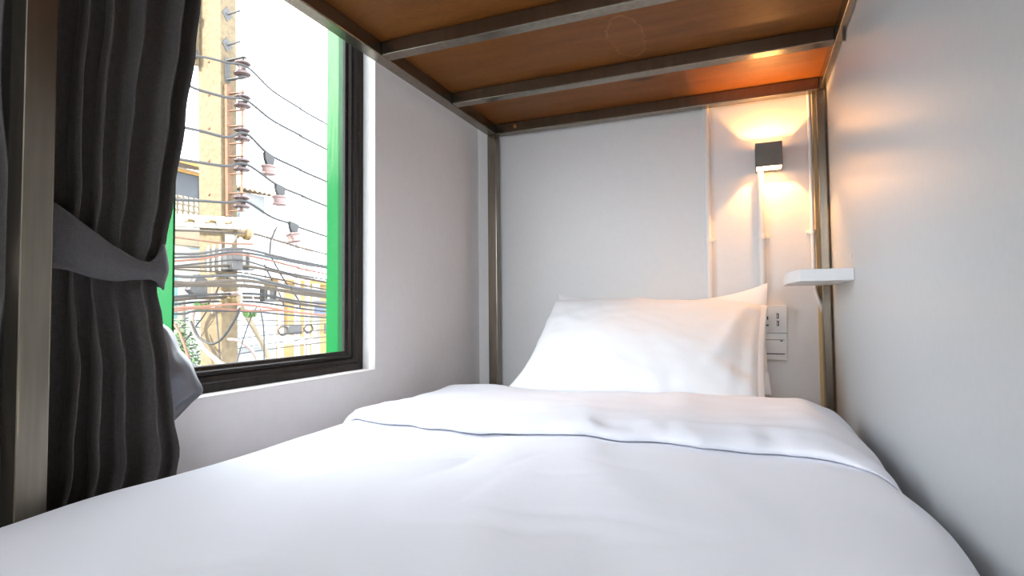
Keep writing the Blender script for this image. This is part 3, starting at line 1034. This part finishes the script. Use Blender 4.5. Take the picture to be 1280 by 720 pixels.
for i, (lb, r, p, mt) in enumerate(WIRES):
    q = extend(p, 0.5, 8.0 if i < 6 else None)
    o = MB().tube(q, r, 7, 6).build('overhead_wire', mt, None, True)
    tag(o, lb, 'wire', 'overhead wires at the pole')
for lb, y, z, th in (('highest spool hanging from a grey clamp on the third wire', 3.82, 2.17, 0.0), ('middle spool hanging from a grey clamp on the fourth wire', 3.95, 1.92, 0.0), ('lowest spool hanging tilted from a grey clamp on the fifth wire', 4.12, 1.60, 0.3)):
    t = thing('hanging_insulator', (-3.93, y, z - 0.1), lb, 'insulator', 'spools hanging from the wires')
    MB().prism([(-3.945, y - 0.055, z + 0.055), (-3.945, y + 0.055, z + 0.035), (-3.945, y + 0.05, z - 0.035), (-3.945, y + 0.02, z - 0.055), (-3.945, y - 0.03, z - 0.045), (-3.945, y - 0.05, z)], (0.03, 0, 0)).build('clamp', 'wire_grey', t)
    MB().lathe([(0.03, 0), (0.062, 0.004), (0.064, 0.018), (0.054, 0.026), (0.052, 0.062), (0.062, 0.070), (0.062, 0.084), (0.03, 0.09)], (-3.93, y - 0.005, z - 0.052), (th * 0.5, th * 0.3, -1), 18).build('spool', 'spool_pink', t, True)

CAB = [
    [(-3.62, 2.69, 1.21), (-3.62, 2.89, 1.23), (-3.62, 3.24, 1.30), (-3.62, 3.65, 1.27), (-3.62, 4.22, 1.23)],
    [(-3.67, 2.73, 1.19), (-3.68, 2.97, 1.22), (-3.68, 3.29, 1.28), (-3.68, 3.70, 1.26), (-3.68, 4.28, 1.22)],
    [(-3.73, 2.77, 1.17), (-3.73, 3.02, 1.21), (-3.73, 3.34, 1.27), (-3.73, 3.95, 1.21), (-3.73, 4.34, 1.17)],
    [(-3.79, 2.81, 1.14), (-3.79, 3.06, 1.18), (-3.79, 3.41, 1.23), (-3.79, 3.81, 1.17), (-3.79, 4.41, 1.12)],
    [(-3.84, 2.85, 1.14), (-3.84, 3.11, 1.16), (-3.84, 3.50, 1.19), (-3.84, 3.97, 1.15), (-3.84, 4.47, 1.10)],
    [(-3.90, 2.89, 1.13), (-3.89, 3.19, 1.13), (-3.90, 3.49, 1.14), (-3.89, 4.02, 1.09), (-3.90, 4.54, 1.03)],
    [(-3.63, 2.70, 1.06), (-3.63, 2.84, 1.06), (-3.63, 3.27, 1.09), (-3.63, 3.75, 1.03), (-3.63, 4.23, 0.99)],
    [(-3.69, 2.74, 1.02), (-3.69, 2.92, 1.02), (-3.69, 3.34, 1.06), (-3.69, 3.81, 1.02), (-3.69, 4.29, 0.97)],
    [(-3.74, 2.78, 1.00), (-3.74, 2.94, 1.01), (-3.74, 3.43, 1.02), (-3.74, 3.86, 0.99), (-3.74, 4.36, 0.95)],
    [(-3.80, 2.82, 0.92), (-3.79, 3.04, 0.94), (-3.79, 3.56, 0.96), (-3.79, 3.92, 0.92), (-3.79, 4.42, 0.88)],
    [(-3.85, 2.86, 0.90), (-3.85, 3.08, 0.92), (-3.85, 3.62, 0.93), (-3.85, 3.98, 0.90), (-3.85, 4.49, 0.85)],
    [(-3.90, 2.90, 0.87), (-3.90, 3.13, 0.89), (-3.90, 3.58, 0.90), (-3.90, 4.04, 0.86), (-3.90, 4.55, 0.81)],
    [(-3.64, 2.71, 0.84), (-3.64, 2.92, 0.85), (-3.64, 3.26, 0.87), (-3.64, 3.58, 0.84), (-3.64, 4.24, 0.77)],
    [(-3.70, 2.75, 0.82), (-3.69, 2.96, 0.84), (-3.69, 3.39, 0.82), (-3.70, 3.73, 0.82), (-3.70, 4.31, 0.78)],
    [(-3.75, 2.79, 0.80), (-3.75, 2.88, 0.80), (-3.75, 3.00, 0.82), (-3.75, 3.52, 0.81), (-3.75, 4.37, 0.75)],
]
CM = ['wire_grey', 'wire_grey', 'wire_orange', 'wire_grey', 'wire_brown', 'wire_brown', 'wire_grey', 'wire_brown', 'wire_brown', 'wire_grey', 'wire_brown', 'wire_grey', 'wire_orange', 'wire_orange', 'wire_grey']
CR = [0.010, 0.009, 0.008, 0.007, 0.012, 0.007, 0.011, 0.014, 0.016, 0.010, 0.013, 0.009, 0.009, 0.008, 0.008]
ORD = ['topmost', 'second', 'third', 'fourth', 'fifth', 'sixth', 'seventh', 'eighth', 'ninth', 'tenth', 'eleventh', 'twelfth', 'thirteenth', 'fourteenth', 'lowest']
CN = {'wire_grey': 'grey', 'wire_brown': 'brown', 'wire_orange': 'orange'}
for k, (p, mt, r) in enumerate(zip(CAB, CM, CR)):
    q = extend(p, 0.5, 8.0)
    o = MB().tube(q, r, 7, 6).build('telecom_cable', mt, None, True)
    w = ORD[k] if k in (0, 14) else ORD[k] + ' from the top'
    tag(o, f'{CN[mt]} telecom cable, {w} of the bundle crossing the concrete pole', 'cable', 'telecom cables crossing the pole')

LOOSE = [
    ('coiled_cable', 'thick pale cable looping down in front of the concrete pole', 0.019, 'hose_pale', [(-3.70, 3.32, 0.96), (-3.88, 3.32, 0.95), (-4.04, 3.32, 0.93), (-4.18, 3.32, 0.87), (-4.24, 3.32, 0.76), (-4.19, 3.32, 0.63), (-4.07, 3.32, 0.50), (-3.94, 3.32, 0.42), (-3.80, 3.32, 0.30), (-3.78, 3.32, -0.2)]),
    ('coiled_cable', 'thinner grey cable looping up inside the thick pale loop', 0.010, 'wire_grey', [(-4.20, 3.28, 0.74), (-4.13, 3.28, 0.63), (-4.04, 3.28, 0.58), (-3.95, 3.28, 0.56), (-3.85, 3.28, 0.60), (-3.75, 3.28, 0.70), (-3.68, 3.28, 0.79), (-3.66, 3.28, 0.84)]),
    ('loose_wire', 'pale wire arching over the insulators in front of the pole', 0.006, 'cream_porcelain', [(-4.03, 3.34, 0.80), (-4.03, 3.34, 1.01), (-4.00, 3.34, 1.09), (-3.88, 3.34, 1.10), (-3.78, 3.34, 1.07), (-3.75, 3.34, 1.00), (-3.71, 3.34, 0.92), (-3.73, 3.34, 0.85)]),
    ('loose_wire', 'small pale wire ring standing off the shaded face of the pole', 0.006, 'cream_porcelain', [(-3.79, 3.40, 1.00), (-3.79, 3.46, 1.05), (-3.79, 3.49, 1.11), (-3.79, 3.46, 1.14), (-3.79, 3.42, 1.12), (-3.79, 3.43, 1.06), (-3.79, 3.50, 0.98), (-3.79, 3.54, 0.90)]),
    ('loose_wire', 'thin grey wire hanging straight down the sunlit face of the pole', 0.006, 'wire_grey', [(-3.87, 3.36, 1.10), (-3.99, 3.36, 1.01), (-4.02, 3.36, 0.91), (-4.00, 3.36, 0.75), (-3.96, 3.36, 0.43), (-3.95, 3.36, 0.0)]),
    ('loose_wire', 'thin grey wire slanting away left below the pale loop', 0.006, 'wire_grey', [(-4.09, 3.37, 0.93), (-4.14, 3.37, 0.81), (-4.28, 3.37, 0.67), (-4.40, 3.37, 0.55), (-4.9, 3.37, 0.1)]),
    ('hose_end', 'short pale hose poking out of the shaded face of the pole', 0.014, 'hose_pale', [(-4.05, 3.50, 0.585), (-3.95, 3.52, 0.575), (-3.93, 3.59, 0.53), (-3.93, 3.67, 0.46), (-3.93, 3.72, 0.36), (-3.93, 3.73, 0.1)]),
    ('hose_end', 'orange brown cable curving down beside the silver lining', 0.010, 'wire_orange', [(-4.50, 3.20, 0.78), (-4.32, 3.20, 0.74), (-4.24, 3.20, 0.67), (-4.19, 3.20, 0.60), (-4.14, 3.20, 0.50), (-4.11, 3.20, 0.40), (-4.1, 3.2, 0.0)]),
    ('loose_wire', 'short dark wire tail dropping from the fifth wire', 0.008, 'wire_grey', [(-3.88, 3.87, 1.57), (-3.88, 3.83, 1.50), (-3.88, 3.80, 1.42), (-3.88, 3.79, 1.31)]),
    ('loose_wire', 'long dark wire slanting down across the telecom bundle', 0.006, 'wire_grey', [(-3.87, 3.80, 1.29), (-3.87, 3.95, 1.10), (-3.87, 4.13, 0.92), (-3.87, 4.15, 0.84)]),
    ('loose_wire', 'shorter dark wire slanting down beside the long one', 0.006, 'wire_grey', [(-3.87, 3.72, 1.22), (-3.87, 3.81, 1.09), (-3.87, 3.89, 0.98), (-3.87, 3.95, 0.87)]),
    ('loose_wire', 'dark wire hanging plumb just right of the slanted stay', 0.006, 'wire_grey', [(-3.87, 3.68, 0.84), (-3.87, 3.72, 0.67), (-3.87, 3.73, 0.40)]),
    ('loose_wire', 'grey wire slanting down left past the shaded pole face', 0.005, 'wire_grey', [(-3.79, 3.57, 0.86), (-3.79, 3.50, 0.74), (-3.79, 3.43, 0.58), (-3.79, 3.36, 0.36)]),
]
for nm, lb, r, mt, p in LOOSE:
    tag(MB().tube(p, r, 8, 7).build(nm, mt, None, True), lb, 'cable' if 'wire' not in nm else 'wire', 'loose cables at the pole')

st = MB().tube([(-4.02, 3.59, 0.90), (-3.97, 3.68, 0.71), (-3.96, 3.79, 0.54), (-3.96, 3.93, 0.28), (-3.96, 4.3, -0.4), (-3.96, 6.0, GZ)], 0.021, 10, 0).build('stay_pole', 'tan_wall', None, True)
tag(st, 'slanted brown stay pole leaning on the right of the concrete pole', 'stay pole')

# clamps and junction hardware gathered on the pole
cc = thing('cable_clamp', (-4.0, 3.38, 1.10), 'grey steel cable clamp with straps on the pole front under the crossarm', 'clamp')
m = MB()
m.box((-4.12, 3.33, 1.15), (-3.80, 3.435, 1.33), 0.008)
m.build('body', 'pole_steel', cc)
for x in (-4.06, -4.0, -3.93):
    MB().box((x - 0.012, 3.32, 1.13), (x + 0.012, 3.33, 1.36), 0.003).build('strap', 'cream_porcelain', cc)
jb = thing('junction_box', (-3.99, 3.66, 1.2), 'pale junction box on the far right edge of the pole', 'box')
MB().box((-4.02, 3.61, 1.17), (-3.93, 3.68, 1.31), 0.006).build('case', 'grey_sheet', jb)
MB().box((-3.93, 3.615, 1.18), (-3.925, 3.675, 1.30), 0.002).build('lid', 'cream_wall', jb)
mi = thing('pin_insulator', (-3.75, 3.36, 0.88), 'mustard and white insulator pair above the pale cable loop', 'insulator')
MB().lathe([(0.02, 0), (0.05, 0.005), (0.055, 0.04), (0.038, 0.055), (0.038, 0.08), (0.055, 0.10), (0.05, 0.14), (0.02, 0.15)], (-3.90, 3.33, 0.92), (1, 0.35, 0), 18).build('body', 'mustard_insulator', mi, True)
MB().lathe([(0.025, 0), (0.045, 0), (0.045, 0.02), (0.025, 0.02)], (-3.90, 3.32, 0.935), (-0.4, -1, 0.1), 18).build('eye', 'cream_porcelain', mi, True)
MB().prism([(-4.02, 3.34, 0.85), (-3.93, 3.34, 0.87), (-3.93, 3.34, 0.95), (-3.99, 3.34, 0.95)], (0, 0.02, 0)).build('tongue', 'cream_porcelain', mi)
sc = thing('splice_closure', (-3.9, 3.8, 0.9), 'grey splice closure in the cable bundle right of the pole', 'closure')
MB().box((-3.885, 3.68, 0.90), (-3.82, 3.84, 1.02), 0.012).build('case', 'pole_steel', sc)
MB().box((-3.818, 3.70, 0.92), (-3.808, 3.725, 1.0), 0.003).build('strap', 'cream_porcelain', sc)
MB().box((-3.818, 3.80, 0.92), (-3.808, 3.825, 1.0), 0.003).build('strap', 'cream_porcelain', sc)
sc = thing('splice_closure', (-4.05, 3.1, 0.9), 'grey boxy closure in the cables left of the pole', 'closure')
MB().prism([(-3.83, 2.98, 0.98), (-3.83, 3.06, 1.10), (-3.83, 3.13, 1.06), (-3.83, 3.13, 0.93), (-3.83, 3.05, 0.92)], (-0.06, 0, 0)).build('case', 'pole_steel', sc)
gt = thing('green_tie', (-3.8, 3.2, 0.8), 'bright green tape wound on the low cables by the pole', 'tape')
for y, z in ((3.05, 0.855), (3.09, 0.845), (3.13, 0.85)):
    MB().lathe([(0.022, 0), (0.030, 0.004), (0.030, 0.022), (0.022, 0.026)], (-3.855, y, z), (0, 1, 0.1), 12).build('band', 'green_tape', gt, True)
for y, z in ((3.50, 0.80), (3.54, 0.79), (3.58, 0.80)):
    MB().lathe([(0.022, 0), (0.032, 0.004), (0.032, 0.022), (0.022, 0.026)], (-3.85, y, z), (0, 1, 0.1), 12).build('band', 'green_tape', gt, True)

# ------------------------------------------------------------------ far side of the street
ab = thing('apartment_building', (-16, 7.5, GZ), 'cream apartment block behind the pole with an orange framed balcony', 'building')
MB().box((-19, 4.0, GZ), (-13, 11.15, 4.45)).build('wall', 'cream_wall', ab)
MB().prism([(-12.6, 4.0, 4.46), (-12.6, 11.15, 4.46), (-16, 11.15, 5.2), (-16, 4.0, 5.2)], (0, 0, 0.08)).build('roof', 'orange_trim', ab)
wn = MB()
for a, b in (((9.45, 3.1), (9.55, 4.40)), ((10.36, 3.1), (10.45, 4.40)), ((9.55, 4.32), (10.36, 4.40)), ((9.55, 3.1), (10.36, 3.18))):
    wn.box((-13.05, a[0], a[1]), (-12.93, b[0], b[1]))
wf = wn.build('balcony_frame', 'orange_trim', ab)
MB().box((-13.02, 9.55, 3.75), (-12.99, 10.36, 4.32)).build('opening', 'dark_opening', wf)
g = MB()
for k in range(6):
    g.box((-12.99, 9.58 + k * 0.15, 3.18), (-12.96, 9.61 + k * 0.15, 3.75))
for k in range(4):
    g.box((-12.99, 9.55, 3.22 + k * 0.15), (-12.96, 10.36, 3.25 + k * 0.15))
g.build('grille', 'tan_wall', wf)
MB().box((-13.02, 8.6, 2.5), (-12.9, 10.6, 2.9)).build('parapet', 'tan_wall', ab)
MB().box((-13.03, 9.3, 0.7), (-12.95, 9.75, 1.7)).build('shutter', 'teal_paint', ab)

gs = thing('grey_shed', (-14, 12.1, GZ), 'house with a grey upper storey and corrugated roof right of the pole', 'building')
MB().box((-16, 11.3, 3.2), (-13, 12.5, 4.2)).build('upper_wall', 'grey_sheet', gs)
MB().box((-16, 11.3, GZ), (-13, 12.5, 3.2)).build('lower_wall', 'white_wall', gs)
rw = [[], []]
for k in range(41):
    y = 11.22 + 1.75 * k / 40
    rw[0].append((-12.8, y, 4.24 + 0.03 * math.sin(k * 1.6)))
    rw[1].append((-16, y, 4.9 + 0.03 * math.sin(k * 1.6)))
m = MB()
m.grid(rw)
rf = m.build('roof', 'tan_wall', gs)
q = rf.modifiers.new('thick', 'SOLIDIFY')
q.thickness = 0.02
MB().box((-13.0, 11.6, 3.15), (-12.6, 12.3, 3.6), 0.02).build('awning_box', 'white_wall', gs)

wb = thing('white_building', (-15.6, 14.8, GZ), 'white house with a railing across the street, left of the yellow one', 'building')
MB().box((-17, 13.75, GZ), (-14.2, 15.9, 2.9)).build('wall', 'white_wall', wb)
m = MB()
for k in range(15):
    m.box((-14.25, 13.76 + k * 0.142, 2.9), (-14.20, 13.815 + k * 0.142, 3.44))
m.box((-14.26, 13.75, 3.44), (-14.18, 15.9, 3.51))
m.build('railing', 'cream_wall', wb)
aw = thing('awning', (-11.3, 10.6, 2.1), 'pale blue awning across the street, left of the red frame', 'awning')
MB().prism([(-12.88, 10.0, 2.42), (-11.0, 10.0, 2.20), (-11.0, 11.2, 2.22), (-12.88, 11.2, 2.42)], (0, 0, 0.03)).build('canopy', 'pale_blue', aw)
MB().box((-11.03, 10.0, 2.12), (-11.0, 11.2, 2.24)).build('valance', 'pale_blue', aw)
rd = thing('steel_frame', (-11, 11.6, GZ), 'faded red steel frame standing across the street', 'frame')
for y, zt in ((11.05, 2.77), (11.62, 2.70), (11.98, 2.62)):
    MB().box((-10.98, y - 0.05, GZ), (-10.88, y + 0.05, zt)).build('upright', 'red_oxide', rd)
MB().tube([(-10.93, 10.98, 2.80), (-10.93, 11.3, 2.62), (-10.93, 11.7, 2.66), (-10.93, 12.1, 2.72)], 0.05, 8, 4).build('top_rail', 'red_oxide', rd, True)

yb = thing('yellow_building', (-14, 15.5, GZ), 'yellow building across the street behind the low cables', 'building')
MB().box((-14.1, 12.95, GZ), (-13.0, 19.0, 1.70)).build('wall', 'yellow_wall', yb)
MB().box((-14.1, 12.95, 1.70), (-12.85, 19.0, 1.82)).build('cornice', 'orange_trim', yb)
for y in (13.3, 14.5, 15.7):
    f = MB().box((-13.04, y, 0.15), (-12.98, y + 0.75, 1.15)).build('window', 'orange_trim', yb)
    MB().box((-12.99, y + 0.06, 0.2), (-12.97, y + 0.69, 1.1)).build('pane', 'yellow_wall', f)
lw = thing('white_shophouse', (-14, 11.7, GZ), 'low white shuttered shophouse behind the slanted stay pole', 'building')
MB().box((-12.85, 9.9, GZ), (-12.3, 12.27, 1.3)).build('wall', 'white_wall', lw)
m = MB()
for k in range(9):
    m.box((-12.3, 9.95, 0.0 + k * 0.14), (-12.285, 12.25, 0.02 + k * 0.14))
m.build('shutter_rib', 'grey_sheet', lw)
MB().prism([(-12.3, 9.6, 0.12), (-11.1, 9.6, 0.0), (-11.1, 12.7, -0.04), (-12.3, 12.7, 0.12)], (0, 0, 0.05)).build('canopy', 'white_wall', lw)
p2 = thing('far_pole', (-9, 10.14, GZ), 'pale concrete pole far off in front of the yellow building', 'utility pole')
quad_column(GZ, 1.45, (-9.08, -8.92, 10.06, 10.23), (-9.06, -8.94, 10.08, 10.21)).build('shaft', 'white_beam', p2)
MB().box((-8.93, 9.95, 1.0), (-8.88, 10.35, 1.06)).build('arm', 'pole_steel', p2)
MB().box((-8.9, 10.28, 0.32), (-8.7, 10.5, 0.55), 0.02).build('meter_box', 'pole_steel', p2)
sb = thing('equipment_box', (-8.8, 9.28, 0.3), 'grey cable equipment box hung between the street cables far off', 'box')
MB().box((-8.9, 9.08, 0.35), (-8.75, 9.46, 0.55), 0.03).build('case', 'pole_steel', sb)
MB().tube([(-8.75, 8.85, 0.52), (-8.75, 8.78, 0.45), (-8.75, 8.85, 0.36), (-8.75, 8.98, 0.36), (-8.75, 9.04, 0.45), (-8.75, 8.98, 0.52), (-8.75, 8.86, 0.52)], 0.02, 8, 4).build('coil', 'wire_brown', sb, True)
MB().tube([(-8.75, 9.58, 0.54), (-8.75, 9.50, 0.46), (-8.75, 9.58, 0.38), (-8.75, 9.70, 0.38), (-8.75, 9.76, 0.46), (-8.75, 9.70, 0.54), (-8.75, 9.59, 0.54)], 0.02, 8, 4).build('coil', 'wire_brown', sb, True)
bs = thing('blue_sign', (-8.8, 10.1, 0.75), 'small blue sign plate at the green window post', 'sign')
MB().box((-8.83, 9.90, 0.77), (-8.80, 10.24, 0.93), 0.004).build('plate', 'sign_blue', bs)
MB().box((-8.80, 10.02, 0.82), (-8.797, 10.10, 0.86)).build('mark', 'white_wall', bs)
# far cables across the street
for k, (za, zb, lb) in enumerate(((0.72, 0.62, 'topmost'), (0.60, 0.55, 'second from the top'), (0.30, 0.42, 'third from the top'), (0.12, 0.26, 'fourth from the top'), (0.02, 0.14, 'lowest'))):
    o = MB().tube([(-8.7, 3.0, za + 0.02), (-8.7, 6.5, za - 0.03), (-8.7, 8.2, (za + zb) / 2), (-8.7, 10.0, zb), (-8.7, 14.0, zb + 0.15)], 0.010, 6, 5).build('street_cable', 'wire_grey', None, True)
    tag(o, f'far thin street cable, {lb} of those in front of the white shophouse', 'cable', 'far street cables')

# leafy tree low beside the pole
tree = thing('leafy_tree', (-6.2, 4.4, GZ), 'bright green leafy tree low behind the left of the pole', 'tree')
MB().tube([(-6.2, 4.3, GZ), (-6.15, 4.35, -1.5), (-6.1, 4.58, 0.2)], lambda t: 0.09 - 0.05 * t, 10, 4).build('trunk', 'bark', tree, True)
m = MB()
rl = random.Random(3)
for k in range(1500):
    c = Vector((-6.1 + rl.gauss(0, 0.22), 4.60 + rl.gauss(0, 0.17), 0.30 + rl.gauss(0, 0.22)))
    a = Vector((rl.uniform(-1, 1), rl.uniform(-1, 1), rl.uniform(-0.6, 0.6))).normalized()
    b = a.cross(Vector((rl.uniform(-0.5, 0.5), rl.uniform(-0.5, 0.5), 1))).normalized()
    l_, w_ = rl.uniform(0.05, 0.09), rl.uniform(0.02, 0.035)
    vs = [m.bm.verts.new(c + p) for p in (-a * l_ * 0.5, b * w_ * 0.5 + Vector((0, 0, 0.006)), a * l_ * 0.5, -b * w_ * 0.5 + Vector((0, 0, 0.006)))]
    m.bm.faces.new(vs)
m.build('foliage', 'leaf_green', tree)['kind'] = 'stuff'

# ------------------------------------------------------------------ light
W = bpy.data.worlds.new('sky')
S.world = W
W.use_nodes = True
bg = W.node_tree.nodes['Background']
bg.inputs['Color'].default_value = (0.88, 0.915, 1.0, 1)
bg.inputs['Strength'].default_value = 8.6
sun = bpy.data.lights.new('sun', 'SUN')
sun.energy = 17.0
sun.angle = math.radians(0.6)
sun.color = (1.0, 0.93, 0.83)
so_ = bpy.data.objects.new('sun', sun)
COL.objects.link(so_)
d = Vector((0.12, 0.80, -0.60)).normalized()
so_.rotation_euler = d.to_track_quat('-Z', 'Y').to_euler()


def portal(name, loc, direction, sx, sy):
    a = bpy.data.lights.new(name, 'AREA')
    a.shape = 'RECTANGLE'
    a.size, a.size_y = sx, sy
    o = bpy.data.objects.new(name, a)
    COL.objects.link(o)
    o.location = loc
    o.rotation_euler = Vector(direction).to_track_quat('-Z', 'Z').to_euler()
    a.cycles.is_portal = True
    return o


portal('window_portal', (-1.14, (WY0 + WY1) / 2, (WZ0 + WZ1) / 2), (1, 0, 0), WY1 - WY0, WZ1 - WZ0)
portal('window_portal', (0.125, -2.22, 1.625), (0, 1, 0), 1.95, 1.55)  # portal of the added fill window
